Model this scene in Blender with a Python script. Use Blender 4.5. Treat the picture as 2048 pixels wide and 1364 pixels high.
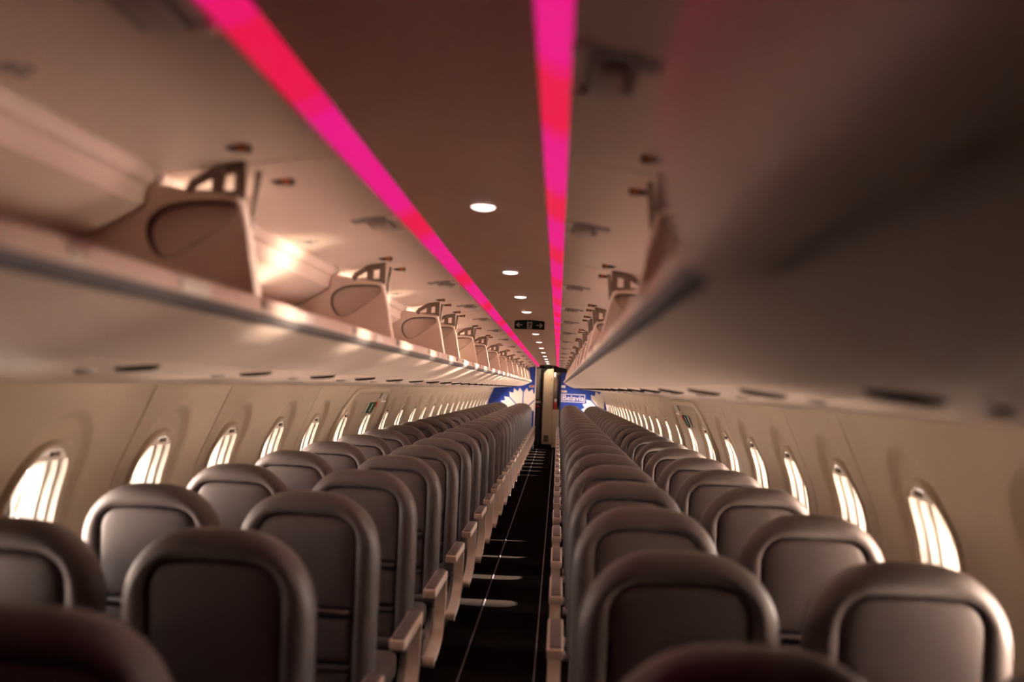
import bpy, bmesh, math, random
from mathutils import Matrix, Vector

random.seed(7)
for _o in list(bpy.data.objects):
    bpy.data.objects.remove(_o)
scene = bpy.context.scene
COL = scene.collection
PI = math.pi

# ------------------------------------------------------------------ camera, sky, sun, exposure
CAM = Vector((0.25, 0.0, 1.5))
F_PX, VP = 1800.0, (1116.0, 776.5)
ROLL = 0.0385
dy = Vector((VP[0] - 1024.0, -(VP[1] - 682.0), -F_PX)).normalized()      # world Y in camera axes
up = Vector((math.sin(ROLL), math.cos(ROLL), 0.0))
dz = (up - dy * up.dot(dy)).normalized()                                 # world Z in camera axes
dx = dy.cross(dz)
rot = Matrix((dx, dy, dz))                                               # rows: camera axes -> world
cam_data = bpy.data.cameras.new('camera')
cam_data.sensor_width = 36.0
cam_data.lens = F_PX / 2048.0 * 36.0
cam_data.clip_start = 0.02
cam_data.dof.use_dof = True
cam_data.dof.focus_distance = 8.5
cam_data.dof.aperture_fstop = 1.5
cam = bpy.data.objects.new('camera', cam_data)
cam.matrix_world = Matrix.Translation(CAM) @ rot.to_4x4()
COL.objects.link(cam)
scene.camera = cam

scene.view_settings.view_transform = 'Standard'
scene.view_settings.look = 'None'
scene.view_settings.gamma = 1.0
scene.view_settings.use_curve_mapping = False
scene.view_settings.exposure = -0.22

world = bpy.data.worlds.new('world')
scene.world = world
world.use_nodes = True
wn, wl = world.node_tree.nodes, world.node_tree.links
wn.clear()
w_out = wn.new('ShaderNodeOutputWorld')
w_bg = wn.new('ShaderNodeBackground')
w_tc = wn.new('ShaderNodeTexCoord')
w_sep = wn.new('ShaderNodeSeparateXYZ')
w_ramp = wn.new('ShaderNodeValToRGB')
w_map = wn.new('ShaderNodeMapRange')
w_map.inputs[1].default_value = -1.0
w_map.inputs[2].default_value = 1.0
wl.new(w_tc.outputs['Generated'], w_sep.inputs[0])
wl.new(w_sep.outputs['Z'], w_map.inputs[0])
wl.new(w_map.outputs[0], w_ramp.inputs[0])
# the sky is brighter towards the sun
w_nrm = wn.new('ShaderNodeVectorMath'); w_nrm.operation = 'NORMALIZE'
w_dot = wn.new('ShaderNodeVectorMath'); w_dot.operation = 'DOT_PRODUCT'
w_dot.inputs[1].default_value = (0.88, -0.02, 0.475)
w_clp = wn.new('ShaderNodeMath'); w_clp.operation = 'MAXIMUM'; w_clp.inputs[1].default_value = 0.0
w_pow = wn.new('ShaderNodeMath'); w_pow.operation = 'POWER'; w_pow.inputs[1].default_value = 3.0
w_mad = wn.new('ShaderNodeMath'); w_mad.operation = 'MULTIPLY_ADD'; w_mad.inputs[1].default_value = 1.8; w_mad.inputs[2].default_value = 1.0
w_scl = wn.new('ShaderNodeVectorMath'); w_scl.operation = 'SCALE'
wl.new(w_tc.outputs['Generated'], w_nrm.inputs[0])
wl.new(w_nrm.outputs['Vector'], w_dot.inputs[0])
wl.new(w_dot.outputs['Value'], w_clp.inputs[0])
wl.new(w_clp.outputs[0], w_pow.inputs[0])
wl.new(w_pow.outputs[0], w_mad.inputs[0])
wl.new(w_ramp.outputs[0], w_scl.inputs[0])
wl.new(w_mad.outputs[0], w_scl.inputs['Scale'])
wl.new(w_scl.outputs['Vector'], w_bg.inputs[0])
wl.new(w_bg.outputs[0], w_out.inputs[0])
els = w_ramp.color_ramp.elements
els[0].position, els[0].color = 0.0, (2.3, 1.80, 1.50, 1)               # sunlit apron below the horizon
els[1].position, els[1].color = 1.0, (0.34, 0.36, 0.42, 1)
for p, c in ((0.46, (2.3, 1.80, 1.50, 1)), (0.495, (1.0, 0.80, 0.66, 1)), (0.51, (0.70, 0.62, 0.54, 1)), (0.65, (0.52, 0.48, 0.45, 1))):
    e = els.new(p); e.color = c
w_bg.inputs[1].default_value = 60.0


def sun(name, direction, strength, angle, color):
    d = bpy.data.lights.new(name, 'SUN')
    d.energy, d.angle, d.color = strength, math.radians(angle), color
    o = bpy.data.objects.new(name, d)
    o.rotation_euler = Vector(direction).to_track_quat('-Z', 'Y').to_euler()
    COL.objects.link(o)
    return o


sun('sun', (-0.88, 0.02, -0.475), 125.0, 0.6, (1.0, 0.86, 0.70))
sun('sun_glint_off_the_wing', (-0.942, 0.0, 0.335), 42.0, 6.0, (1.0, 0.86, 0.68))  # low sun mirrored upward by the wing below the windows

scene.cycles.use_denoising = True
scene.cycles.max_bounces = 10
scene.cycles.diffuse_bounces = 6
scene.cycles.transparent_max_bounces = 12
scene.cycles.sample_clamp_indirect = 60.0
scene.cycles.caustics_reflective = False
scene.cycles.caustics_refractive = False


# ------------------------------------------------------------------ materials
def mat(name, color, rough=0.5, metal=0.0, emit=None, strength=0.0, noise=0.0, nscale=40.0, bump=0.0, bscale=300.0, spec=0.5):
    m = bpy.data.materials.new(name)
    m.use_nodes = True
    nt = m.node_tree
    b = nt.nodes['Principled BSDF']
    b.inputs['Base Color'].default_value = (*color, 1)
    b.inputs['Roughness'].default_value = rough
    b.inputs['Metallic'].default_value = metal
    b.inputs['Specular IOR Level'].default_value = spec
    if emit:
        b.inputs['Emission Color'].default_value = (*emit, 1)
        b.inputs['Emission Strength'].default_value = strength
    tc = nt.nodes.new('ShaderNodeTexCoord')
    if noise:
        n = nt.nodes.new('ShaderNodeTexNoise'); n.inputs['Scale'].default_value = nscale; n.inputs['Detail'].default_value = 4
        r = nt.nodes.new('ShaderNodeValToRGB')
        r.color_ramp.elements[0].position, r.color_ramp.elements[1].position = 0.3, 0.7
        r.color_ramp.elements[0].color = (*[c * (1 - noise) for c in color], 1)
        r.color_ramp.elements[1].color = (*[min(1, c * (1 + noise)) for c in color], 1)
        nt.links.new(tc.outputs['Object'], n.inputs['Vector'])
        nt.links.new(n.outputs['Fac'], r.inputs[0])
        nt.links.new(r.outputs[0], b.inputs['Base Color'])
    if bump:
        n2 = nt.nodes.new('ShaderNodeTexNoise'); n2.inputs['Scale'].default_value = bscale; n2.inputs['Detail'].default_value = 3
        bp = nt.nodes.new('ShaderNodeBump'); bp.inputs['Strength'].default_value = bump; bp.inputs['Distance'].default_value = 0.002
        nt.links.new(tc.outputs['Object'], n2.inputs['Vector'])
        nt.links.new(n2.outputs['Fac'], bp.inputs['Height'])
        nt.links.new(bp.outputs[0], b.inputs['Normal'])
    return m


def glass_mat():
    m = bpy.data.materials.new('window_acrylic')
    m.use_nodes = True
    nt = m.node_tree
    nt.nodes.clear()
    o = nt.nodes.new('ShaderNodeOutputMaterial')
    mx = nt.nodes.new('ShaderNodeMixShader')
    t = nt.nodes.new('ShaderNodeBsdfTransparent'); t.inputs[0].default_value = (0.97, 0.96, 0.95, 1)
    g = nt.nodes.new('ShaderNodeBsdfGlossy'); g.inputs['Roughness'].default_value = 0.03
    f = nt.nodes.new('ShaderNodeFresnel'); f.inputs[0].default_value = 1.3
    nt.links.new(f.outputs[0], mx.inputs[0]); nt.links.new(t.outputs[0], mx.inputs[1]); nt.links.new(g.outputs[0], mx.inputs[2])
    nt.links.new(mx.outputs[0], o.inputs[0])
    return m


def emit_mat(name, color, strength):
    return mat(name, (0.02, 0.02, 0.02), 0.6, emit=color, strength=strength)


M = {
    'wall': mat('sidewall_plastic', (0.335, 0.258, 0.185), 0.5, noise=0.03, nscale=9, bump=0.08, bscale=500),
    'seam': mat('seam_dark', (0.10, 0.075, 0.055), 0.8),
    'reveal': mat('window_reveal_plastic', (0.34, 0.305, 0.26), 0.45),
    'glass': glass_mat(),
    'shade': mat('shade_plastic', (0.62, 0.55, 0.47), 0.5),
    'tab': mat('shade_tab_brown', (0.09, 0.06, 0.045), 0.5),
    'bin': mat('bin_plastic', (0.62, 0.480, 0.405), 0.42, noise=0.02, nscale=6, bump=0.05, bscale=400),
    'bin_in': mat('bin_inner_plastic', (0.76, 0.63, 0.55), 0.5, noise=0.03, nscale=8),
    'bin_shade': mat('bin_pocket_shade', (0.16, 0.12, 0.10), 0.6),  # bin plastic darkened: shade of the pocket's side walls put into colour
    'lip': mat('bin_lip_plastic', (0.40, 0.34, 0.30), 0.30),
    'seal': mat('dark_rubber_seal', (0.10, 0.085, 0.085), 0.6),
    'steel': mat('brushed_steel', (0.62, 0.58, 0.54), 0.28, metal=1.0),
    'bronze': mat('bracket_bronze', (0.24, 0.18, 0.145), 0.5, metal=0.15),
    'orange': mat('orange_tag', (0.42, 0.13, 0.015), 0.5),
    'darkplastic': mat('dark_plastic', (0.035, 0.028, 0.027), 0.5),
    'black': mat('black_plastic', (0.008, 0.007, 0.007), 0.5),
    'placard': mat('placard_grey', (0.24, 0.20, 0.19), 0.6),
    'white': mat('white_print', (0.74, 0.68, 0.62), 0.5),
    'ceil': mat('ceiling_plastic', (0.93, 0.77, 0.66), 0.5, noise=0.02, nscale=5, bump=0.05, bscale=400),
    'leather': mat('taupe_leather', (0.098, 0.078, 0.073), 0.46, noise=0.05, nscale=14, bump=0.25, bscale=420),
    'leather_panel': mat('taupe_leather_panel', (0.104, 0.083, 0.079), 0.50, noise=0.04, nscale=14, bump=0.25, bscale=420),
    'groove': mat('seat_groove', (0.030, 0.023, 0.022), 0.7),
    'armpad': mat('armrest_pad', (0.105, 0.080, 0.072), 0.45, bump=0.15),
    'armplastic': mat('armrest_plastic', (0.80, 0.655, 0.55), 0.35),
    'legmetal': mat('leg_metal', (0.50, 0.46, 0.43), 0.35, metal=0.9),
    'carpet': mat('dark_carpet', (0.009, 0.0068, 0.006), 0.95, noise=0.45, nscale=260, bump=0.6, bscale=700, spec=0.0),
    'track': mat('aisle_track_metal', (0.07, 0.06, 0.07), 0.5, metal=0.3),
    'blue': mat('mural_blue', (0.022, 0.070, 0.44), 0.45),
    'petal': mat('mural_petal', (0.93, 0.86, 0.80), 0.5),
    'red': mat('red_print', (0.50, 0.03, 0.03), 0.45),
    'green': mat('sign_green', (0.003, 0.032, 0.012), 0.7, spec=0.15),
    'vent': mat('vent_black', (0.010, 0.008, 0.008), 0.9, spec=0.1),
    'signwhite': mat('sign_white', (0.42, 0.44, 0.38), 0.5),
    'cream': mat('cream_door', (0.64, 0.50, 0.35), 0.4),
    'galley': mat('galley_brown', (0.10, 0.065, 0.04), 0.4),
    'mirror': mat('galley_metal', (0.40, 0.36, 0.30), 0.2, metal=1.0),
    'led_magenta': emit_mat('led_magenta', (1.0, 0.010, 0.27), 0.95),
    'led_red': emit_mat('led_red', (1.0, 0.010, 0.085), 0.95),
    'led_pink': emit_mat('led_pink', (1.0, 0.010, 0.17), 0.95),
    'lamp': emit_mat('downlight_lens', (1.0, 0.80, 0.74), 5.0),
    'lamp_bezel': mat('downlight_bezel', (0.60, 0.50, 0.47), 0.4),
}


# ------------------------------------------------------------------ mesh helpers
class MB:
    def __init__(self):
        self.bm = bmesh.new()
        self.mi = 0

    def face(self, vs):
        try:
            f = self.bm.faces.new(vs)
            f.material_index = self.mi
            return f
        except ValueError:
            return None

    def rings(self, rings, closed=True, cap0=False, cap1=False):
        """Quads between successive rings of 3D points."""
        R = [[self.bm.verts.new(p) for p in r] for r in rings]
        n = len(R[0])
        for a, b in zip(R[:-1], R[1:]):
            for i in range(n if closed else n - 1):
                j = (i + 1) % n
                self.face((a[i], a[j], b[j], b[i]))
        if cap0:
            self.face(R[0][::-1])
        if cap1:
            self.face(R[-1])
        return R

    def prism(self, poly, axis, a, b):
        """Polygon given in the two other axes, extruded along axis from a to b."""
        def P(u, v, w):
            return {'x': (w, u, v), 'y': (u, w, v), 'z': (u, v, w)}[axis]
        self.rings([[P(u, v, a) for u, v in poly], [P(u, v, b) for u, v in poly]], cap0=True, cap1=True)
        return self

    def box(self, x0, x1, y0, y1, z0, z1, bevel=0.0, seg=2):
        t = bmesh.new()
        bmesh.ops.create_cube(t, size=1.0)
        for v in t.verts:
            v.co = Vector(((x0 + x1) / 2 + v.co.x * (x1 - x0), (y0 + y1) / 2 + v.co.y * (y1 - y0), (z0 + z1) / 2 + v.co.z * (z1 - z0)))
        if bevel:
            bmesh.ops.bevel(t, geom=t.edges[:], offset=bevel, segments=seg, affect='EDGES', profile=0.6)
        self.add(t)
        return self

    def add(self, t):
        vm = {v: self.bm.verts.new(v.co) for v in t.verts}
        for f in t.faces:
            self.face([vm[v] for v in f.verts])
        t.free()

    def tube(self, pts, r, n=10, cap=True):
        pts = [Vector(p) for p in pts]
        rs = []
        for i, p in enumerate(pts):
            d = (pts[min(i + 1, len(pts) - 1)] - pts[max(i - 1, 0)]).normalized()
            u = d.orthogonal().normalized() if i == 0 else (u - d * u.dot(d)).normalized()
            w = d.cross(u)
            rs.append([p + (u * math.cos(2 * PI * k / n) + w * math.sin(2 * PI * k / n)) * r for k in range(n)])
        self.rings(rs, cap0=cap, cap1=cap)
        return self

    def loop_tube(self, pts, r, n=8):
        pts = [Vector(p) for p in pts]
        m = len(pts)
        rs = []
        ref = None
        for i, p in enumerate(pts):
            d = (pts[(i + 1) % m] - pts[i - 1]).normalized()
            u = Vector((1, 0, 0)); u = (u - d * u.dot(d)).normalized()
            w = d.cross(u)
            rs.append([p + (u * math.cos(2 * PI * k / n) + w * math.sin(2 * PI * k / n)) * r for k in range(n)])
        rs.append(rs[0])
        self.rings(rs)
        return self

    def disc(self, c, r, z0, z1, n=24):
        self.rings([[(c[0] + r * math.cos(2 * PI * k / n), c[1] + r * math.sin(2 * PI * k / n), z) for k in range(n)] for z in (z0, z1)], cap0=True, cap1=True)
        return self

    def mesh(self, name, mats, smooth=35.0, merge=True):
        bm = self.bm
        if merge:
            bmesh.ops.remove_doubles(bm, verts=bm.verts[:], dist=1e-5)
        bmesh.ops.recalc_face_normals(bm, faces=bm.faces[:])
        me = bpy.data.meshes.new(name)
        bm.to_mesh(me)
        bm.free()
        for m in (mats if isinstance(mats, (list, tuple)) else [mats]):
            me.materials.append(M[m])
        if smooth:
            for p in me.polygons:
                p.use_smooth = True
            me.set_sharp_from_angle(angle=math.radians(smooth))
        return me

    def build(self, name, mats, parent=None, smooth=35.0):
        return link(name, self.mesh(name, mats, smooth), parent)


def link(name, data, parent=None, loc=None):
    o = bpy.data.objects.new(name, data)
    COL.objects.link(o)
    if parent:
        o.parent = parent
    if loc is not None:
        o.location = loc
    return o


def tag(o, label=None, cat=None, group=None, kind=None):
    for k, v in (('label', label), ('category', cat), ('group', group), ('kind', kind)):
        if v:
            o[k] = v
    return o


def empty(name, loc=(0, 0, 0)):
    return link(name, None, None, loc)


KIDS = {}


def copy_tree(o, parent=None):
    c = o.copy()
    COL.objects.link(c)
    if parent:
        c.parent = parent
    for ch in list(o.children):
        copy_tree(ch, c)
    return c


ORD = ('first second third fourth fifth sixth seventh eighth ninth tenth eleventh twelfth thirteenth fourteenth fifteenth sixteenth '
       'seventeenth eighteenth nineteenth twentieth twenty-first twenty-second twenty-third twenty-fourth twenty-fifth twenty-sixth twenty-seventh twenty-eighth').split()
SIDE = {-1: 'left', 1: 'right'}

# ------------------------------------------------------------------ cabin measures
PITCH = 0.795
ROW0 = 2.13 - PITCH            # back-top plane of the nearest visible row
NROW = 25
BULK = 21.30                   # front partition
AFT = -1.25
ENDS = [1.92, 3.50, 5.10, 5.90, 7.19, 8.48, 10.08, 11.67, 13.26, 14.85, 16.44, 18.03, 19.62, 21.18]
_PROF = [(0.0, 1.30), (0.25, 1.375), (0.55, 1.425), (0.85, 1.44), (1.07, 1.418), (1.24, 1.352), (1.45, 1.262), (1.6, 1.19)]


def wall_x(z):
    p = _PROF
    i = 0
    while i < len(p) - 2 and z > p[i + 1][0]:
        i += 1
    z0, x0 = p[i]; z1, x1 = p[i + 1]
    def slope(k):
        a, b = max(k - 1, 0), min(k + 1, len(p) - 1)
        return (p[b][1] - p[a][1]) / (p[b][0] - p[a][0])
    t = (z - z0) / (z1 - z0)
    h = z1 - z0
    return ((2 * t**3 - 3 * t**2 + 1) * x0 + (t**3 - 2 * t**2 + t) * h * slope(i) + (-2 * t**3 + 3 * t**2) * x1 + (t**3 - t**2) * h * slope(i + 1))


# ------------------------------------------------------------------ sidewalls and windows
WC, WZ = 0.0, 1.03
Y_LO, Y_HI, Z_LO, Z_HI = -0.265, 0.53, 0.0, 1.455


def sup(a, w, h, e):
    c, s = abs(math.cos(a)), abs(math.sin(a))
    return ((c / w) ** e + (s / h) ** e) ** (-1.0 / e)


def hole_r(a):
    return sup(a, 0.142, 0.205, 2.5)


def halo_r(a):
    return sup(a, 0.222, 0.335 if math.sin(a) > 0 else 0.30, 2.4)


def rect_r(a, lo, hi):
    c, s = math.cos(a), math.sin(a)
    t = 9.0
    if c > 1e-9: t = min(t, hi / c)
    if c < -1e-9: t = min(t, lo / c)
    if s > 1e-9: t = min(t, (Z_HI - WZ) / s)
    if s < -1e-9: t = min(t, (Z_LO - WZ) / s)
    return t


def wall_cell(mb, side, yc, lo, hi):
    ang = sorted(set([a for a in (2 * PI * k / 72 for k in range(72)) if abs(abs(rect_r(a, lo, hi) * math.cos(a)) - (hi if math.cos(a) > 0 else -lo)) > 1e-6] + [math.atan2(zz - WZ, yy) % (2 * PI) for yy in (lo, hi) for zz in [Z_LO + (Z_HI - Z_LO) * q / 24 for q in range(25)]]))
    rows = []
    def ring(fr, off):
        out = []
        for a in ang:
            r = fr(a)
            z = WZ + r * math.sin(a)
            out.append((side * (wall_x(z) + off), yc + r * math.cos(a), z))
        return out
    rr = lambda a: rect_r(a, lo, hi)
    for k in range(7):
        t = k / 6.0
        rows.append(ring(lambda a: rr(a) * (1 - t) + halo_r(a) * t, 0.0))
    for fr, off in ((lambda a: halo_r(a) - 0.006, 0.003), (lambda a: halo_r(a) - 0.020, 0.022), (lambda a: halo_r(a) - 0.034, 0.028),
                    (lambda a: hole_r(a) + 0.034, 0.030), (lambda a: hole_r(a) + 0.030, 0.014), (lambda a: hole_r(a) + 0.022, 0.006),
                    (lambda a: hole_r(a) + 0.008, 0.007), (hole_r, 0.014)):
        rows.append(ring(fr, off))
    mb.rings(rows)


def edge_fold(mb, side, y, dirn):
    """The panel's edge turned outward at a seam."""
    zs = [Z_LO + (Z_HI - Z_LO) * k / 24 for k in range(25)]
    mb.rings([[(side * wall_x(z), y, z) for z in zs], [(side * (wall_x(z) + 0.004), y + dirn * 0.001, z) for z in zs], [(side * (wall_x(z) + 0.016), y + dirn * 0.001, z) for z in zs]], closed=False)


GAP = 0.0035
WIN = [2.065, 2.86, 3.66, 4.45, 5.245, 6.04, 6.88, 7.74, 8.58, 9.42, 10.30, 11.12, 11.90, 12.66, 13.42, 14.18, 14.94, 15.70, 16.46, 17.22, 17.98, 18.74, 19.50, 20.26, 20.94]
SEAMS = [c - 0.325 for c in WIN] + [21.285]
panel_mesh = {}


def panel(side, n, lo0, mids):
    """mids: for each window in the panel (centre, low edge, high edge), measured from the first window's centre."""
    key = (side, n, tuple(round(v, 3) for m in mids for v in m))
    if key not in panel_mesh:
        mb = MB()
        for i, (c, lo, hi) in enumerate(mids):
            wall_cell(mb, side, c, lo - c + (GAP if i == 0 else 0), hi - c - (GAP if i == n - 1 else 0))
        edge_fold(mb, side, mids[0][1] + GAP, 1)
        edge_fold(mb, side, mids[-1][2] - GAP, -1)
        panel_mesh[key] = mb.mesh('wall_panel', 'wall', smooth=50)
    return panel_mesh[key]


def plain_panel(side, y0, y1, parent):
    mb = MB()
    zs = [Z_LO + (Z_HI - Z_LO) * k / 24 for k in range(25)]
    mb.rings([[(side * wall_x(z), y, z) for z in zs] for y in (y0 + GAP, y1 - GAP)], closed=False)
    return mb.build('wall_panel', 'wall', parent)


PANELS = [(0, 2), (2, 1), (3, 2), (5, 1), (6, 2), (8, 1)] + [(k, 2) for k in range(9, 25, 2)]
win_no = 0
win_meshes = {}


def window_parts(side, closed):
    key = (side, closed)
    if key in win_meshes:
        return win_meshes[key]
    def ring(s, d, sh=0.0):
        out = []
        for k in range(56):
            a = 2 * PI * k / 56
            r = hole_r(a) - s
            z = WZ + r * math.sin(a)
            out.append((side * (wall_x(z) + d), r * math.cos(a), z))
        return out
    rv = MB()
    rv.rings([ring(0.0, 0.012), ring(0.002, 0.034), ring(0.0045, 0.0345), ring(0.0045, 0.040), ring(0.010, 0.0405), ring(0.012, 0.066), ring(0.0145, 0.0665), ring(0.0145, 0.071), ring(0.020, 0.0715), ring(0.024, 0.118)])
    gl = MB()
    r0 = ring(0.020, 0.112)
    gl.rings([r0, ring(0.020, 0.116)], cap0=True, cap1=True)
    sh = MB()
    zcut = 1.198 if not closed else 1.0
    xs = lambda z, d: side * (wall_x(z) + d)
    cols = 14
    ys = [-0.14 + 0.28 * k / cols for k in range(cols + 1)]
    def top(y):
        return WZ + 0.205 * max(0.0, 1 - (abs(y) / 0.1425) ** 2.5) ** (1 / 2.5)
    fr, bk = [], []
    for y in ys:
        zt = max(top(y), zcut + 0.001)
        zz = [zcut + (zt - zcut) * q / 4 for q in range(5)]
        fr.append([(xs(z, 0.016), y, z) for z in zz] + [(xs(z, 0.021), y, z) for z in zz[::-1]])
    sh.rings(fr, cap0=True, cap1=True)
    tb = MB()
    z0 = zcut + 0.014
    tb.prism([(xs(z0, 0.004), z0), (xs(z0, 0.020), z0), (xs(z0 + .016, 0.020), z0 + .016), (xs(z0 + .016, 0.010), z0 + .016)], 'y', -0.022, 0.022)
    win_meshes[key] = (rv.mesh('reveal', 'reveal', 40), gl.mesh('pane', 'glass', 0), sh.mesh('shade', 'shade', 40), tb.mesh('shade_handle', 'tab', 30))
    return win_meshes[key]


for side in (-1, 1):
    wall = empty('wall_' + SIDE[side])
    tag(wall, 'cream curved %s sidewall of moulded panels with oval windows' % SIDE[side], kind='structure')
    y = AFT
    plain_panel(side, AFT, AFT + 1.5, wall)
    plain_panel(side, AFT + 1.5, SEAMS[0], wall)
    edges = [AFT + 1.5]
    for n0, cnt in PANELS:
        mids = [(WIN[n0 + i] - WIN[n0], SEAMS[n0 + i] - WIN[n0], SEAMS[n0 + i + 1] - WIN[n0]) for i in range(cnt)]
        link('wall_panel', panel(side, cnt, 0, mids), wall, (0, WIN[n0], 0))
        edges.append(SEAMS[n0])
        for i in range(cnt):
            win_no += 1
            w = empty('window_%d' % win_no, (0, WIN[n0 + i], 0))
            closed = side < 0 and n0 + i < 1  # blind added out of view, lowered to dim the nearest rows
            tag(w, 'oval cabin window in the %s wall, %s from the camera%s' % (SIDE[side], ORD[n0 + i], ', blind added to dim daylight' if closed else ''), kind='structure')
            for nm, me in zip(('reveal', 'pane', 'shade', 'shade_handle'), window_parts(side, closed)):
                link(nm, me, w)
            pd = bpy.data.lights.new('daylight_portal', 'AREA')          # sampling guide for the sky, gives off no light itself
            pd.shape, pd.size, pd.size_y = 'RECTANGLE', 0.27, 0.40
            pd.cycles.is_portal = True
            po = link('daylight_portal', pd, w, (side * (wall_x(WZ) + 0.135), 0, WZ))
            po.rotation_euler = Vector((-side, 0, 0)).to_track_quat('-Z', 'Y').to_euler()
    last = SEAMS[-1]
    edges.append(last)
    plain_panel(side, last, BULK, wall)
    zs = [Z_LO + (Z_HI - Z_LO) * k / 24 for k in range(25)]
    for e in edges:
        mb = MB()
        mb.rings([[(side * (wall_x(z) + 0.010), yy, z) for z in zs] for yy in (e - 0.03, e + 0.03)], closed=False)
        mb.build('seam_strip', 'seam', wall)

# added block on the sun side, keeps the sun off the nearest rows
tb = empty('added_sun_blocker', (13.0, -4.0, -3.0))
tag(tb, 'added sun-blocking slab outside the right-hand windows of the nearest rows', kind='structure')
mb = MB().box(-0.5, 4.0, -14.0, 9.62, 0.0, 13.0)
mb.build('wall', 'white', tb, 0)
mb = MB().box(-0.7, 4.2, -14.2, 9.7, 13.0, 13.4)
mb.build('roof', 'placard', tb, 0)

# outer skin over the bins and ceiling, keeps daylight out
mb = MB()
sk = [(1.262, 1.452), (1.30, 1.60), (1.26, 1.85), (1.08, 2.06), (0.75, 2.22), (0.3, 2.30)]
sk = sk + [(-x, z) for x, z in sk[::-1]]
mb.rings([[(x, yy, z) for x, z in sk] for yy in (AFT, BULK + 2.3)], closed=False)
tag(mb.build('roof', 'seam', None), kind='structure')

# floor
FLOOR = 0.055
fl = MB().box(-1.45, 1.45, AFT, BULK + 2.3, -0.06, FLOOR).build('floor', 'carpet', None, 0)
tag(fl, 'dark carpeted cabin floor with a narrow aisle', kind='structure')
for s in (-1, 1):
    for xt, w in ((0.185, 0.005), (1.02, 0.012)):
        t = MB().box(s * xt - w, s * xt + w, AFT + 0.1, BULK - 0.02, FLOOR, FLOOR + 0.005).build('floor_track', 'track', fl, 0)
MB().box(-1.5, 1.5, AFT - 0.05, AFT, -0.06, 2.35).build('wall_back', 'wall', None, 0)['kind'] = 'structure'

# ------------------------------------------------------------------ ceiling
ceil = empty('ceiling')
tag(ceil, 'cream arched cabin ceiling between the glowing pink strips', kind='structure')
arc = [(-0.197, 2.020)] + [(x, 2.049 - 0.029 * (x / 0.197) ** 2) for x in (-0.15, -0.1, -0.05, 0, 0.05, 0.1, 0.15)] + [(0.197, 2.020)]
bounds = [AFT, 0.33] + ENDS[:-1] + [BULK]
for a, b in zip(bounds[:-1], bounds[1:]):
    mb = MB()
    top = [(x, z + 0.012) for x, z in arc[::-1]]
    mb.prism(arc + top, 'y', a + 0.002, b - 0.002)
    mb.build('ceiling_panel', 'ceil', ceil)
    for s in (-1, 1):
        mb = MB()
        mb.prism([(s * 0.25, 2.012), (s * 0.46, 1.990), (s * 0.68, 1.962), (s * 0.68, 1.975), (s * 0.46, 2.003), (s * 0.25, 2.025)], 'y', a + 0.002, b - 0.002)
        mb.build('ceiling_side_panel', 'ceil', ceil)

# pink light strips
for s in (-1, 1):
    ls = empty('light_strip', (0, 0, 0))
    tag(ls, 'long glowing pink light strip along the %s edge of the ceiling' % SIDE[s], 'light', 'pink ceiling light strips')
    seq = [('led_red', 0.34), ('led_pink', 0.09), ('led_magenta', 0.93), ('led_pink', 0.09)] if s < 0 else [('led_red', 0.30), ('led_pink', 0.06), ('led_magenta', 0.50), ('led_pink', 0.06)]
    y = 2.70 - 3 * 1.45 if s < 0 else 1.44 - 3 * 0.92
    k = 0
    while y < BULK - 0.05:
        m, L = seq[k % 4]
        L = min(L, BULK - 0.02 - y)
        if y + L > AFT:
            mb = MB()
            mb.prism([(s * 0.199, 2.022), (s * 0.222, 2.006), (s * 0.249, 1.997), (s * 0.252, 2.010), (s * 0.225, 2.022), (s * 0.200, 2.034)], 'y', max(y, AFT) + 0.0015, y + L - 0.0015)
            mb.build('light_segment', m, ls)
        y += L
        k += 1

    if s < 0:
        MB().box(-0.262, -0.205, BULK - 0.09, BULK - 0.02, 1.972, 2.008, 0.006).build('end_cap', 'white', ls, 30)

# small round downlights
dl = None
DLY = [2.73, 4.29, 5.46, 6.54, 9.22, 10.86, 12.46, 14.05, 15.65, 17.2, 18.8, 20.4]
for i, yy in enumerate(DLY):
    if dl is None:
        dl = empty('downlight')
        mb = MB()
        n = 28
        mb.rings([[(r * math.cos(2 * PI * k / n), r * math.sin(2 * PI * k / n), z) for k in range(n)] for r, z in ((0.044, 0.002), (0.043, -0.003), (0.037, -0.004), (0.0355, 0.0))])
        mb.build('bezel', 'lamp_bezel', dl)
        mb = MB()
        mb.rings([[(r * math.cos(2 * PI * k / n), r * math.sin(2 * PI * k / n), z) for k in range(n)] for r, z in ((0.0365, -0.001), (0.033, -0.007), (0.022, -0.0105), (0.010, -0.012))], cap1=True)
        mb.build('lens', 'lamp', dl)
        o = dl
    else:
        o = copy_tree(dl)
    o.location = (0, yy, 2.049)
    tag(o, 'small round lit ceiling lamp, %s from the camera' % ORD[i], 'light', 'round ceiling lamps')

# hanging emergency exit sign
sg = empty('exit_sign', (0, 7.28, 2.0))
tag(sg, 'dark green hanging sign with two arrows and a running figure', 'sign')
mb = MB()
top = [(0.121 - 0.242 * k / 12, 0.033 + 0.009 * (1 - ((k - 6) / 6.0) ** 2)) for k in range(13)]
mb.prism([(-0.121, -0.032), (0.121, -0.032)] + top, 'y', -0.010, 0.010)
mb.build('sign_plate', 'green', sg)
for s in (-1, 1):
    mb = MB()
    c = s * 0.083
    mb.prism([(c - s * .026, -.004), (c + s * .004, -.004), (c - s * .004, -.016), (c + s * .006, -.019), (c + s * .027, 0), (c + s * .006, .019), (c - s * .004, .016), (c + s * .004, .004), (c - s * .026, .004)], 'y', -0.0125, -0.0095)
    mb.build('arrow', 'signwhite', sg, 0)
mb = MB().box(-0.021, 0.021, -0.0115, -0.0095, -0.028, 0.028)
mb.build('pictogram_panel', 'signwhite', sg, 0)
mb = MB()
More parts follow.
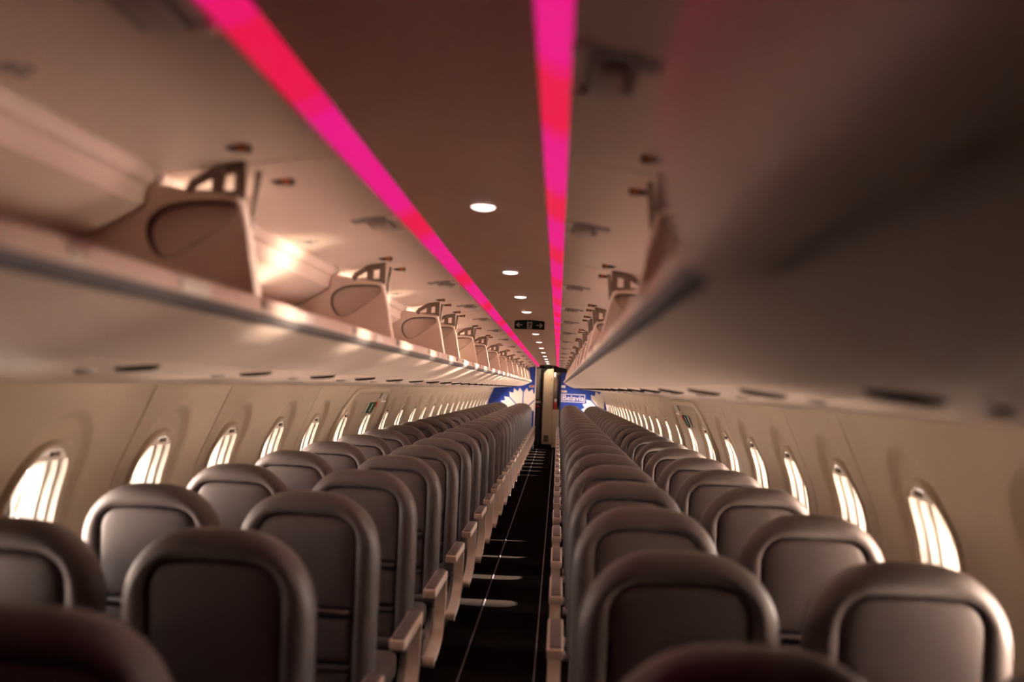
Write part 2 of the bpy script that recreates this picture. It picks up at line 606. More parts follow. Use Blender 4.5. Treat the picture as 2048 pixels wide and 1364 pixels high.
def stroke(mb, pts, w, y0, y1):
    for (ax, az), (bx, bz) in zip(pts[:-1], pts[1:]):
        d = Vector((bx - ax, bz - az)).normalized() * w
        nx, nz = -d.y, d.x
        mb.prism([(ax + nx, az + nz), (bx + nx, bz + nz), (bx - nx, bz - nz), (ax - nx, az - nz)], 'y', y0, y1)
n = 12
mb.prism([(0.004 + .0045 * math.cos(2 * PI * k / n), .019 + .0045 * math.sin(2 * PI * k / n)) for k in range(n)], 'y', -0.0135, -0.0112)
stroke(mb, [(0.002, .013), (-.001, -.002)], .0042, -0.0135, -0.0112)
stroke(mb, [(-.001, -.002), (.008, -.011), (.004, -.023)], .0026, -0.0135, -0.0112)
stroke(mb, [(-.001, -.002), (-.006, -.014), (-.016, -.017)], .0026, -0.0135, -0.0112)
stroke(mb, [(.003, .012), (.012, .007), (.017, .011)], .002, -0.0135, -0.0112)
stroke(mb, [(.001, .012), (-.010, .010), (-.013, .002)], .002, -0.0135, -0.0112)
mb.build('running_figure', 'green', sg, 0)

# ------------------------------------------------------------------ overhead bins
END_OUT = [(0.398, 1.662), (0.410, 1.720), (0.425, 1.800), (0.442, 1.866), (0.452, 1.884), (0.550, 1.896), (0.634, 1.907), (0.654, 1.896), (0.659, 1.855), (0.763, 1.79), (0.95, 1.70), (1.05, 1.645), (0.42, 1.638)]
POCKET = [(0.455, 1.838), (0.452, 1.872), (0.520, 1.874), (0.600, 1.868), (0.650, 1.835), (0.652, 1.790), (0.630, 1.752), (0.605, 1.744), (0.575, 1.750)]


def ray_poly(c, a, poly):
    best = None
    d = (math.cos(a), math.sin(a))
    for i in range(len(poly)):
        p, q = poly[i], poly[(i + 1) % len(poly)]
        ex, ey = q[0] - p[0], q[1] - p[1]
        den = d[0] * ey - d[1] * ex
        if abs(den) < 1e-12: continue
        t = ((p[0] - c[0]) * ey - (p[1] - c[1]) * ex) / den
        u = ((p[0] - c[0]) * d[1] - (p[1] - c[1]) * d[0]) / den
        if t > 0 and -1e-9 <= u <= 1 + 1e-9 and (best is None or t < best):
            best = t
    return (c[0] + d[0] * best, c[1] + d[1] * best)


def chaikin(poly, it=2):
    for _ in range(it):
        out = []
        for i in range(len(poly)):
            p, q = poly[i], poly[(i + 1) % len(poly)]
            out += [(p[0] * .75 + q[0] * .25, p[1] * .75 + q[1] * .25), (p[0] * .25 + q[0] * .75, p[1] * .25 + q[1] * .75)]
        poly = out
    return poly


PC = (0.555, 1.815)
PK = chaikin(POCKET, 2)


def shrink(poly, c, d):
    out = []
    for x, z in poly:
        v = Vector((x - c[0], z - c[1])); v = v - v.normalized() * d
        out.append((c[0] + v.x, c[1] + v.y))
    return out


def end_panel(s):
    """Bin end panel seen from its near face: flat sheet with a sunken rounded pocket."""
    mb = MB()
    angs = sorted(set([2 * PI * k / 72 for k in range(72)] + [math.atan2(z - PC[1], x - PC[0]) % (2 * PI) for x, z in END_OUT]))
    outer = [ray_poly(PC, a, END_OUT) for a in angs]
    pk = [ray_poly(PC, a, PK) for a in angs]
    def R(poly, y): return [(s * x, y, z) for x, z in poly]
    mb.rings([R(outer, 0.0), R(outer, -0.028), R(shrink(outer, PC, .004), -0.032), R(pk, -0.032)], cap0=True)
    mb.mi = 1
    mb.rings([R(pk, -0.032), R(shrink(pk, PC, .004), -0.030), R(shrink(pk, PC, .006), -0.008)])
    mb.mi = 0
    mb.rings([R(shrink(pk, PC, .006), -0.008), R(shrink(pk, PC, .016), -0.006)], cap1=True)
    return mb.mesh('end_panel', ['bin_in', 'bin_shade'], 40)


def bracket(s):
    mb = MB()
    y0, y1 = -0.026, -0.016
    def bar(ax, az, bx, bz, w):
        d = Vector((bx - ax, bz - az)).normalized() * w
        nx, nz = -d.y, d.x
        mb.prism([(s * (ax + nx), az + nz), (s * (bx + nx), bz + nz), (s * (bx - nx), bz - nz), (s * (ax - nx), az - nz)], 'y', y0, y1)
    bar(0.446, 1.888, 0.565, 1.888, 0.010)
    bar(0.452, 1.880, 0.452, 1.962, 0.012)
    bar(0.446, 1.952, 0.505, 1.940, 0.012)
    bar(0.505, 1.942, 0.562, 1.908, 0.010)
    bar(0.502, 1.884, 0.499, 1.944, 0.013)
    bar(0.558, 1.882, 0.562, 1.910, 0.010)
    for x, z in ((0.497, 1.938), (0.558, 1.895), (0.450, 1.950)):
        mb.rings([[(s * (x + 0.009 * math.cos(2 * PI * k / 12)), yy, z + 0.009 * math.sin(2 * PI * k / 12)) for k in range(12)] for yy in (-0.034, -0.008)], cap0=True, cap1=True)
    return mb.mesh('hinge_bracket', 'bronze', 30)


def strut(s):
    mb = MB()
    mb.tube([(s * 0.432, 0.03, 1.955), (s * 0.442, 0.035, 1.855)], 0.0075, 10)
    mb.tube([(s * 0.442, 0.035, 1.86), (s * 0.447, 0.036, 1.82)], 0.004, 8)
    return mb.mesh('gas_strut', 'bronze', 30)


E_ME = {s: (end_panel(s), bracket(s), strut(s)) for s in (-1, 1)}
SHELL = [(0.375, 1.652), (0.375, 1.630), (0.382, 1.622), (0.43, 1.598), (0.49, 1.567), (0.55, 1.541), (0.60, 1.524), (0.633, 1.518), (0.634, 1.536), (0.9, 1.540), (1.15, 1.535), (1.21, 1.62), (1.10, 1.80), (0.9, 1.915), (0.72, 1.958),
         (0.640, 1.955), (0.628, 1.930), (0.640, 1.905), (0.655, 1.897), (0.660, 1.857), (0.763, 1.795), (0.95, 1.705), (1.06, 1.645), (1.0, 1.632), (0.42, 1.636), (0.404, 1.662), (0.392, 1.668), (0.380, 1.664)]


def strip_between(mb, prof, t, y0, y1, s):
    """A curved sheet of thickness t following an (x, z) profile."""
    n = len(prof)
    low, upr = [], []
    for i, (x, z) in enumerate(prof):
        a, b = prof[max(i - 1, 0)], prof[min(i + 1, n - 1)]
        d = Vector((b[0] - a[0], b[1] - a[1])).normalized()
        upr.append((x - d.y * t, z + d.x * t))
    poly = list(prof) + upr[::-1]
    mb.prism([(s * x, z) for x, z in poly], 'y', y0, y1)


OPEN_DOOR = [(0.252, 1.990), (0.262, 1.986), (0.30, 1.984), (0.36, 1.977), (0.42, 1.968), (0.50, 1.953), (0.57, 1.940), (0.622, 1.932)]
SHUT_DOOR = [(0.400, 1.606), (0.384, 1.611), (0.370, 1.625), (0.359, 1.650), (0.348, 1.690), (0.342, 1.730), (0.346, 1.775), (0.358, 1.820), (0.382, 1.865), (0.420, 1.903), (0.475, 1.930), (0.55, 1.945), (0.62, 1.950)]


def door_z(x):
    p = OPEN_DOOR
    for a, b in zip(p[:-1], p[1:]):
        if a[0] <= x <= b[0]:
            return a[1] + (b[1] - a[1]) * (x - a[0]) / (b[0] - a[0])
    return p[-1][1]


def latch_mesh(s, length):
    mb = MB()
    z = lambda x: door_z(x)
    def plate(x0, x1, y0, y1, h):
        mb.prism([(s * x0, z(x0) + .001), (s * x1, z(x1) + .001), (s * x1, z(x1) - h), (s * x0, z(x0) - h)], 'y', y0, y1)
    mb.mi = 0
    plate(0.272, 0.352, -0.100, 0.085, 0.0015)  # dark plates: shade of the latch recess put into their colour
    plate(0.352, 0.385, -0.085, -0.030, 0.003)
    mb.mi = 1
    mb.box(min(s * .285, s * .332), max(s * .285, s * .332), -0.045, 0.078, z(.30) - 0.016, z(.30) - 0.001, 0.006)
    mb.mi = 2
    for yy in (-0.11, 0.075):
        mb.box(min(s * .250, s * .276), max(s * .250, s * .276), yy, yy + .03, z(.262) - 0.010, z(.262) + 0.004, 0.004)
    return mb.mesh('latch', ['placard', 'lip', 'white'], 30)


def clip_mesh(s):
    mb = MB()
    z = door_z
    mb.mi = 0
    mb.prism([(s * .398, z(.398) + .001), (s * .452, z(.452) + .001), (s * .438, z(.438) - .006), (s * .404, z(.404) - .014), (s * .398, z(.398) - .012)], 'y', -0.010, 0.012)
    mb.mi = 1
    mb.prism([(s * .402, z(.402) - .002), (s * .422, z(.422) - .002), (s * .416, z(.416) - .012), (s * .405, z(.405) - .014)], 'y', -0.018, -0.009)
    return mb.mesh('stop_clip', ['darkplastic', 'orange'], 30)


def placard_mesh(s):
    mb = MB()
    z = door_z
    for (x0, x1, y0, y1) in ((.560, .592, -.03, .004), (.565, .585, .010, .030), (.588, .598, -.055, -.038), (.545, .556, -.012, .012)):
        mb.prism([(s * x0, z(x0) + .001), (s * x1, z(x1) + .001), (s * x1, z(x1) - .0012), (s * x0, z(x0) - .0012)], 'y', y0, y1)
    return mb.mesh('placard', 'placard', 0)


LATCH = {s: latch_mesh(s, 1) for s in (-1, 1)}
CLIP = {s: clip_mesh(s) for s in (-1, 1)}
PLAC = {s: placard_mesh(s) for s in (-1, 1)}


def strike_mesh(s):
    return MB().box(min(s * .370, s * .378), max(s * .370, s * .378), -0.022, 0.022, 1.638, 1.660, 0.003).mesh('latch_strike', 'steel', 30)


def tagplate_mesh(s):
    return MB().box(min(s * .372, s * .378), max(s * .372, s * .378), -0.06, 0.06, 1.634, 1.656).mesh('row_placard', 'white', 0)


STRIKE = {s: strike_mesh(s) for s in (-1, 1)}
ROWP = {s: tagplate_mesh(s) for s in (-1, 1)}


def make_bin(s, y0, y1, shut, label):
    L = y1 - y0
    t = empty('overhead_bin', (0, y0, 0))
    tag(t, label, 'luggage bin', 'overhead bins on the %s' % SIDE[s])
    mb = MB()
    a, b = 0.002, L - 0.002
    mb.prism([(s * x, z) for x, z in SHELL], 'y', a, b)
    mb.build('bin_shell', 'bin', t, 32)
    mb = MB()
    mb.prism([(s * x, z) for x, z in ((0.3735, 1.632), (0.379, 1.6185), (0.394, 1.6105), (0.402, 1.613), (0.385, 1.622), (0.380, 1.634))], 'y', a, b)
    if shut:
        mb.bm.free()
    else:
        mb.build('edge_seal', 'seal', t, 32)
    ep, br, st = E_ME[s]
    link('end_panel', ep, t, (0, L - 0.004, 0))
    link('hinge_bracket', br, t, (0, L - 0.004, 0))
    if y0 < 1.0 and not shut:
        pass
    mb = MB()
    strip_between(mb, SHUT_DOOR if shut else OPEN_DOOR, 0.016, a + 0.003, b - 0.003, s)
    d = mb.build('door', 'bin', t, 32)
    if not shut:
        link('gas_strut', st, t, (0, 0.0, 0))
        link('latch', LATCH[s], d, (0, L / 2, 0))
        for yy in (0.17, L - 0.13):
            link('stop_clip', CLIP[s], d, (0, yy, 0))
        link('placard', PLAC[s], d, (0, L / 2 + 0.15, 0))
        link('latch_strike', STRIKE[s], t, (0, L / 2, 0))
        for yy in ((0.26, L - 0.42) if L > 1.0 else (0.26,)):
            link('row_placard', ROWP[s], t, (0, yy, 0))
        link('latch_strike', STRIKE[s], t, (0, L - 0.05, 0))
    return t


for s in (-1, 1):
    b = [AFT + 0.0, 0.33] + ENDS if s < 0 else [AFT + 0.0, -0.4, 0.79] + ENDS
    vis = -1
    for i, (y0, y1) in enumerate(zip(b[:-1], b[1:])):
        if s > 0 and y1 < 0: shut = True
        else: shut = (s > 0 and y1 < 1.0)
        if y1 < 0.4 and s < 0:
            lab = 'open cream overhead bin above the left seats, just behind the camera'
        elif s > 0 and y1 < 0:
            lab = 'shut cream overhead bin above the right seats, behind the camera'
        elif shut:
            lab = 'shut cream overhead bin hanging close above the camera on the right'
        else:
            vis += 1
            lab = 'open cream overhead bin above the %s seats, %s open one from the camera' % (SIDE[s], ORD[vis])
        make_bin(s, y0, y1, shut, lab)

# ------------------------------------------------------------------ passenger service units under the bins
SU = {}
for s in (-1, 1):
    base = None
    cnt = 0
    y = 1.97 - PITCH * 4
    while y < BULK - 0.3:
        if base is None:
            base = empty('service_unit')
            mb = MB()
            pr = [(0.637, 1.516), (0.72, 1.507), (0.85, 1.494), (1.00, 1.480), (1.12, 1.468), (1.20, 1.459), (1.24, 1.454), (1.258, 1.453)]
            strip_between(mb, pr, 0.014, -PITCH / 2 + 0.002, PITCH / 2 - 0.002, s)
            mb.build('unit_panel', 'bin', base, 40)
            mb = MB()
            n = 20
            def oval(cx, rx, ry, zo):
                return [(s * (cx + rx * math.cos(2 * PI * k / n)), ry * math.sin(2 * PI * k / n), 1.5105 - 0.105 * (cx + rx * math.cos(2 * PI * k / n) - 0.69) - zo) for k in range(n)]
            mb.rings([oval(0.692, 0.052, 0.031, -0.004), oval(0.692, 0.051, 0.029, 0.004), oval(0.692, 0.044, 0.024, 0.009), oval(0.692, 0.028, 0.014, 0.011)], cap0=True, cap1=True)
            mb.build('reading_light', 'vent', base, 40)
            mb = MB()
            mb.rings([oval(0.81, 0.026, 0.026, -0.004), oval(0.81, 0.025, 0.025, 0.004), oval(0.81, 0.016, 0.016, 0.010), oval(0.81, 0.008, 0.008, 0.006)], cap0=True, cap1=True)
            mb.build('air_nozzle', 'lip', base, 40)
            o = base
        else:
            o = copy_tree(base)
        o.location = (0, y, 0)
        tag(o, 'cream service panel with dark reading light under the %s bins, %s from behind the camera' % (SIDE[s], ORD[cnt]), 'service panel', 'service panels under the %s bins' % SIDE[s])
        cnt += 1
        y += PITCH

# ------------------------------------------------------------------ seats
TOPZ, SW, SH = 1.128, 0.238, 0.535 / 2


def lean(z):
    return max(0.0, (TOPZ - z)) * 0.09


def rr_outline(w, z0, z1, rt, rb, n=10, e=2.25, arch=0.0):
    """Rounded upright rectangle with big upper corners, counter-clockwise from lower right."""
    pts = []
    rt = min(rt, w * 0.98, (z1 - z0) * 0.6)
    rb = min(rb, w * 0.98, (z1 - z0) * 0.3)
    def corner(cx, cz, r, a0):
        for k in range(n + 1):
            a = a0 + (PI / 2) * k / n
            c, sn = math.cos(a), math.sin(a)
            pts.append((cx + r * math.copysign(abs(c) ** (2 / e), c), cz + r * math.copysign(abs(sn) ** (2 / e), sn)))
    corner(w - rb, z0 + rb, rb, -PI / 2)
    for k in range(1, 8):
        pts.append((w, z0 + rb + (z1 - rt - z0 - rb) * k / 8))
    corner(w - rt, z1 - rt, rt, 0)
    for k in range(1, 6):
        pts.append((w - rt - 2 * (w - rt) * k / 6, z1))
    corner(-w + rt, z1 - rt, rt, PI / 2)
    for k in range(1, 8):
        pts.append((-w, z1 - rt - (z1 - rt - z0 - rb) * k / 8))
    corner(-w + rb, z0 + rb, rb, PI)
    out = []
    for x, z in pts:
        f = (z - z0) / (z1 - z0)
        z2 = z - arch * (x / w) ** 2 * max(0, f)
        out.append((x, z2))
    return out


def seat_ring(cx, d, y, w=SW, z0=0.36, z1=TOPZ, rt=0.190, rb=0.06, arch=0.028):
    o = rr_outline(w - d, z0 + d, z1 - d, max(rt - d * 1.55, 0.03), max(rb - d, 0.015), arch=arch * max(0.25, 1 - d * 9))
    res = []
    for x, z in o:
        tp = 1.0 - 0.035 * max(0.0, (0.85 - z) / 0.5)
        res.append((cx + x * tp, y + lean(z), z))
    return res


def back_shell(cx):
    mb = MB()
    sec = [(0.0745, 0.034), (0.0730, 0.012), (0.0710, 0.002), (0.067, -0.006), (0.058, -0.011), (0.045, -0.013), (0.030, -0.010), (0.015, -0.001), (0.005, 0.014), (0.0, 0.032), (0.001, 0.055), (0.007, 0.078), (0.020, 0.096), (0.045, 0.108), (0.080, 0.112)]
    mb.rings([seat_ring(cx, d, y) for d, y in sec], cap0=True, cap1=True)
    return mb.mesh('backrest', 'leather', 60)


def back_panel(cx):
    mb = MB()
    rs = []
    for d, y, zb in ((0.0768, 0.034, 0.752), (0.0768, 0.004, 0.752), (0.0790, -0.001, 0.754), (0.084, -0.004, 0.759), (0.10, -0.007, 0.775), (0.13, -0.009, 0.80)):
        rs.append([(x, y + lean(max(z, zb)), max(z, zb)) for x, _, z in seat_ring(cx, d, 0.0)])
    mb.rings(rs, cap0=True, cap1=True)
    return mb.mesh('back_panel', 'leather_panel', 60)


def pad(cx, w, z0, z1, rt, rb, y, h, mtl, name):
    mb = MB()
    def ring(d, yy):
        o = rr_outline(w - d, z0 + d, z1 - d, max(rt - d, 0.008), max(rb - d, 0.006), n=7, arch=0.0)
        return [(cx + x, yy + lean(z), z) for x, z in o]
    mb.rings([ring(0, y + 0.028), ring(0, y + 0.002), ring(0.004, y - h * 0.55), ring(0.012, y - h * 0.85), ring(0.035, y - h)], cap0=True, cap1=True)
    return mb.mesh(name, mtl, 60)


def groove_ring(cx):
    """Dark piping sunk between rim and panel."""
    mb = MB()
    mb.loop_tube([(x, 0.010 + lean(z), z) for x, _, z in seat_ring(cx, 0.0757, 0.0)], 0.0035, 6)
    return mb.mesh('piping', 'groove', 60)


def arm_meshes(xc, w=0.026):
    """Aisle armrest: padded top, and a bent band that drops from the front and sweeps back under the seat."""
    padm = MB().box(xc - w + .003, xc + w - .003, 0.252, 0.652, 0.588, 0.604, 0.006, 2).mesh('arm_pad', 'armpad', 40)
    mb = MB()
    mb.box(xc - w - 0.003, xc + w + 0.003, 0.240, 0.664, 0.562, 0.598, 0.007, 2)
    band = [(0.650, 0.575), (0.652, 0.52), (0.650, 0.46), (0.642, 0.40), (0.618, 0.345), (0.575, 0.310), (0.52, 0.290), (0.45, 0.278), (0.38, 0.272), (0.31, 0.268)]
    rs = []
    for i, (y, z) in enumerate(band):
        a, b = band[max(i - 1, 0)], band[min(i + 1, len(band) - 1)]
        d = Vector((b[0] - a[0], b[1] - a[1])).normalized()
        nx = Vector((-d.y, d.x)) * 0.013
        rs.append([(xc - w, y + nx.x, z + nx.y), (xc + w, y + nx.x, z + nx.y), (xc + w, y - nx.x, z - nx.y), (xc - w, y - nx.x, z - nx.y)])
    mb.rings(rs, cap0=True, cap1=True)
    mb.tube([(xc - w, 0.31, 0.268), (xc + w, 0.31, 0.268)], 0.024, 14)
    fr = mb.mesh('arm_frame', 'armplastic', 40)
    return padm, fr


def slim_arm(xc, w=0.020):
    padm = MB().box(xc - w, xc + w, 0.20, 0.58, 0.590, 0.610, 0.008, 2).mesh('arm_pad', 'armpad', 40)
    mb = MB().box(xc - w + .003, xc + w - .003, 0.13, 0.55, 0.565, 0.594, 0.006, 2)
    mb.box(xc - 0.012, xc + 0.012, 0.12, 0.18, 0.40, 0.58, 0.005)
    return padm, mb.mesh('arm_frame', 'armplastic', 40)


def leg_mesh(x):
    mb = MB()
    def bar(a, b, w=0.016, t=0.018):
        d = (Vector(b) - Vector(a)).normalized() * t
        n = Vector((-d.y, d.x))
        mb.prism([(a[0] + n.x, a[1] + n.y), (b[0] + n.x, b[1] + n.y), (b[0] - n.x, b[1] - n.y), (a[0] - n.x, a[1] - n.y)], 'x', x - w, x + w)
    bar((0.50, 0.335), (0.545, 0.070))
    bar((0.30, 0.335), (0.155, 0.070))
    bar((0.49, 0.28), (0.20, 0.11), t=0.010)
    bar((0.14, 0.070), (0.56, 0.070), t=0.014)
    mb.box(x - 0.020, x + 0.020, 0.53, 0.585, 0.0555, 0.100, 0.006)
    mb.box(x - 0.020, x + 0.020, 0.12, 0.175, 0.0555, 0.100, 0.006)
    return mb.mesh('leg', 'legmetal', 30)


def make_seat(s):
    """Unit local x: 0 is the middle between its two seats; the aisle lies towards -s."""
    r = empty('double_seat')
    for q in (-s, s):
        cx = q * 0.265
        br = link('backrest', back_shell(cx), r)
        link('piping', groove_ring(cx), br)
        w = SW - 0.083
        link('back_panel', back_panel(cx), br)
        mb = MB().box(cx - w + .002, cx + w - .002, -0.012 + lean(.74), 0.03 + lean(.74), 0.733, 0.747, 0.004)
        link('tray_ledge', mb.mesh('tray_ledge', 'leather_panel', 40), br)
        link('literature_pocket', pad(cx, w, 0.570, 0.715, 0.02, 0.02, 0.010, 0.012, 'leather_panel', 'literature_pocket'), br)
        mb = MB().box(cx - w + .002, cx + w - .002, -0.008 + lean(.55), 0.03 + lean(.55), 0.545, 0.560, 0.004)
        link('pocket_rim', mb.mesh('pocket_rim', 'leather_panel', 40), br)
        link('lower_panel', pad(cx, w, 0.430, 0.535, 0.02, 0.02, 0.010, 0.010, 'leather_panel', 'lower_panel'), br)
        mb = MB().box(cx - 0.225, cx + 0.225, 0.175, 0.60, 0.355, 0.465, 0.040, 4)
        link('seat_cushion', mb.mesh('seat_cushion', 'leather', 60), r)
    for xc, f in ((-s * (0.82 - 0.276), arm_meshes), (0.0, slim_arm), (s * 0.520, slim_arm)):
        p, fr = f(xc)
        a = link('armrest', fr, r)
        link('arm_pad', p, a)
    for x in (-s * 0.44, s * 0.235):
        link('leg', leg_mesh(x), r)
    for yy in (0.28, 0.50):
        mb = MB().tube([(-0.50, yy, 0.335), (0.50, yy, 0.335)], 0.020, 12)
        link('cross_tube', mb.mesh('cross_tube', 'legmetal', 40), r)
    return r


for s in (-1, 1):
    base = None
    for k in range(NROW):
        o = base if base is not None and k == 0 else None
        if base is None:
            base = make_seat(s)
            o = base
        else:
            o = copy_tree(base)
        o.location = (s * 0.82, ROW0 + PITCH * k, 0)
        tag(o, 'taupe leather double seat %s of the aisle, %s row from the camera' % (SIDE[s], ORD[k]), 'seat', 'double seats %s of the aisle' % SIDE[s])

# ------------------------------------------------------------------ front partition with mural
wf = empty('wall_front')
tag(wf, 'blue front partition with a white cornflower and airline name', kind='structure')


def section_poly(x0, x1, side):
    """Cabin cross-section between |x| = x0 and x1."""
    zs = [0.0 + 1.45 * k / 16 for k in range(17)]
    pts = [(side * x0, 0.0)] + [(side * (wall_x(z) - 0.004), z) for z in zs] + [(side * 1.28, 1.7), (side * 1.1, 2.02), (side * 0.7, 2.16), (side * x0, 2.18)]
    return pts


XL, XR = 0.285, 0.310
MB().prism(section_poly(XL, 0, -1), 'y', BULK, BULK + 0.06).build('partition_panel', 'blue', wf, 0)
MB().prism(section_poly(XR, 0, 1), 'y', BULK, BULK + 0.06).build('partition_panel', 'blue', wf, 0)
for x in (-XL, XR):
    MB().box(x - 0.012, x + 0.012, BULK - 0.006, BULK + 0.07, 0.0, 2.05, 0.003).build('edge_trim', 'white' if x < 0 else 'black', wf, 0)


def clip_half(poly, ax, lim, keep_less):
    out = []
    for i in range(len(poly)):
        p, q = poly[i], poly[(i + 1) % len(poly)]
        ip = (p[ax] <= lim) == keep_less
        iq = (q[ax] <= lim) == keep_less
        if ip: out.append(p)
        if ip != iq:
            t = (lim - p[ax]) / (q[ax] - p[ax])
            out.append((p[0] + (q[0] - p[0]) * t, p[1] + (q[1] - p[1]) * t))
    return out


def petals(cx, cz, angles, xmin=None, xmax=None):
    for a0, a1 in angles:
        a0r, a1r = math.radians(a0 + 1.6), math.radians(a1 - 1.6)
        pts = [(cx + 0.03 * math.cos((a0r + a1r) / 2), cz + 0.03 * math.sin((a0r + a1r) / 2))]
        N = 6
        for k in range(N + 1):
            a = a0r + (a1r - a0r) * k / N
            r = 0.575 if k % 2 else (0.485 if 0 < k < N else 0.46)
            if k % 2: r *= (0.97, 1.0, 0.97)[k // 2]
            pts.append((cx + r * math.cos(a), cz + r * math.sin(a)))
        if xmin is not None: pts = clip_half(pts, 0, xmin, False)
        if xmax is not None: pts = clip_half(pts, 0, xmax, True)
        if len(pts) > 2:
            MB().prism(pts, 'y', BULK - 0.004, BULK + 0.001).build('petal', 'petal', wf, 0)


petals(-0.566, 0.925, [(2, 45), (45, 90), (90, 135), (135, 178)], xmax=-XL - 0.013, xmin=-1.40)
petals(1.36, 0.925, [(90, 135), (135, 178)], xmax=1.385)
# lettering frame
fx0, fx1, fz0, fz1 = 0.335, 0.895, 1.185, 1.375
mb = MB()
for b in ((fx0, fx1, fz0, fz0 + .016), (fx0, fx1, fz1 - .016, fz1), (fx0, fx0 + .016, fz0, fz1), (fx1 - .016, fx1, fz0, fz1)):
    mb.box(b[0], b[1], BULK - 0.004, BULK + 0.001, b[2], b[3])
mb.build('lettering_frame', 'petal', wf, 0)
cu = bpy.data.curves.new('lettering', 'FONT')
cu.body = 'Belavia'
cu.align_x, cu.align_y = 'CENTER', 'CENTER'
cu.size = 0.172
cu.offset = 0.0018
cu.extrude = 0.002
cu.materials.append(M['petal'])
tx = link('lettering', cu, wf)
tx.rotation_euler = (PI / 2, 0, 0)
tx.location = ((fx0 + fx1) / 2, BULK - 0.002, (fz0 + fz1) / 2 - 0.004)


def text_to_mesh(o):
    bpy.context.view_layer.update()
    me = bpy.data.meshes.new_from_object(o.evaluated_get(bpy.context.evaluated_depsgraph_get()))
    c = o.data
    nm = o.name
    n = link(nm + '_mesh', me, o.parent, o.location)
    n.rotation_euler = o.rotation_euler
    bpy.data.objects.remove(o)
    bpy.data.curves.remove(c)
    n.name = nm
    return n


tx = text_to_mesh(tx)
wtxt = max(v.co.x for v in tx.data.vertices) - min(v.co.x for v in tx.data.vertices)
tx.scale.x = (fx1 - fx0 - 0.06) / wtxt
# placards
for x0, x1, z0, z1, m in ((0.33, 0.425, 1.515, 1.575, 'white'), (0.335, 0.46, 1.41, 1.455, 'white')):
    MB().box(x0, x1, BULK - 0.004, BULK, z0, z1).build('placard', m, wf, 0)
MB().box(0.35, 0.40, BULK - 0.006, BULK - 0.003, 1.425, 1.442).build('placard_print', 'red', wf, 0)
MB().box(-0.43, -0.32, BULK - 0.004, BULK, 1.495, 1.545).build('placard', 'white', wf, 0)
MB().box(-0.42, -0.335, BULK - 0.006, BULK - 0.003, 1.508, 1.535).build('placard_print', 'red', wf, 0)
# dark curtain header at the doorway
MB().box(0.13, 0.62, BULK - 0.02, BULK + 0.02, 1.865, 2.03, 0.006).build('curtain_header', 'black', wf, 30)
MB().box(-0.275, -0.13, BULK + 0.08, BULK + 0.14, 1.955, 2.05, 0.006).build('curtain_header', 'black', wf, 30)

# ------------------------------------------------------------------ vestibule beyond the doorway
V0, V1 = BULK + 0.06, BULK + 2.2
mb = MB()
mb.box(-1.5, 1.5, V1, V1 + 0.06, -0.06, 2.35)
tag(mb.build('wall_vestibule', 'galley', None, 0), kind='structure')
mb = MB()
mb.box(-1.5, 1.5, V0, V1, 2.08, 2.12)
tag(mb.build('ceiling_vestibule', 'cream', None, 0), kind='structure')
for s in (-1, 1):
    tag(MB().box(s * 1.42 - .03, s * 1.42 + .03, V0, V1, 0, 2.1).build('wall_vestibule_' + SIDE[s], 'galley', None, 0), kind='structure')
g = empty('galley_cabinet', (-0.62, BULK + 1.25, FLOOR))
tag(g, 'dark brown galley cabinet standing left beyond the front doorway', 'cabinet')
MB().box(-0.35, 0.43, -0.30, 0.30, 0.0, 1.06, 0.01).build('cabinet_body', 'black', g, 30)
MB().box(-0.36, 0.45, -0.32, 0.31, 1.06, 1.10, 0.008).build('counter', 'steel', g, 30)
MB().box(-0.35, 0.43, -0.05, 0.30, 1.10, 1.98, 0.01).build('upper_body', 'galley', g, 30)
for k in range(2):
    MB().box(0.12 + 0.15 * k, 0.255 + 0.15 * k, -0.066, -0.048, 1.16, 1.75, 0.008).build('cabinet_door', 'placard', g, 30)
MB().box(-0.35, 0.43, -0.31, -0.295, 0.96, 1.00, 0.004).build('trim_rail', 'red', g, 30)
dr = empty('door_1', (0.03, BULK + 0.95, FLOOR))
tag(dr, 'tall cream door leaf standing beyond the front doorway', kind='structure')
mb = MB()
mb.prism([(-0.135, 0.06), (0.105, 0.06), (0.105, 1.88), (0.085, 1.92), (-0.05, 1.90), (-0.135, 1.80)], 'y', -0.025, 0.025)
mb.build('door_leaf', 'cream', dr, 30)
gv = MB()
for k in range(6):
    gv.box(-0.09, 0.03, -0.034, -0.022, 0.12 + 0.028 * k, 0.138 + 0.028 * k)
gv.build('vent_grille', 'galley', dr, 0)
MB().box(-0.125, -0.105, -0.05, -0.024, 0.98, 1.06, 0.006).build('door_handle', 'steel', dr, 30)
for z in (1.25, 1.62):
    MB().box(0.05, 0.062, -0.034, -0.024, z, z + 0.08, 0.003).build('door_latch', 'galley', dr, 30)
cb = empty('metal_cabinet', (0.24, BULK + 1.15, FLOOR))
tag(cb, 'narrow metal sided cabinet right of the cream door', 'cabinet')
MB().box(-0.10, 0.16, -0.36, 0.2, 0.0, 0.918, 0.01).build('cabinet_base', 'cream', cb, 30)
MB().box(-0.10, 0.06, -0.18, 0.2, 0.92, 1.86, 0.02).build('cabinet_top', 'mirror', cb, 30)
MB().box(0.06, 0.16, -0.2, 0.2, 0.92, 2.0, 0.01).build('side_post', 'black', cb, 30)
fe = empty('fire_extinguisher', (0.20, BULK + 0.86, 0.92 + FLOOR))
tag(fe, 'small red extinguisher with pale top beyond the doorway', 'fire extinguisher')
mb = MB()
n = 16
mb.rings([[(r * math.cos(2 * PI * k / n), r * math.sin(2 * PI * k / n), z) for k in range(n)] for r, z in ((0.04, 0.0), (0.045, 0.01), (0.045, 0.14), (0.03, 0.18), (0.015, 0.19))], cap0=True, cap1=True)
mb.build('bottle', 'red', fe, 40)
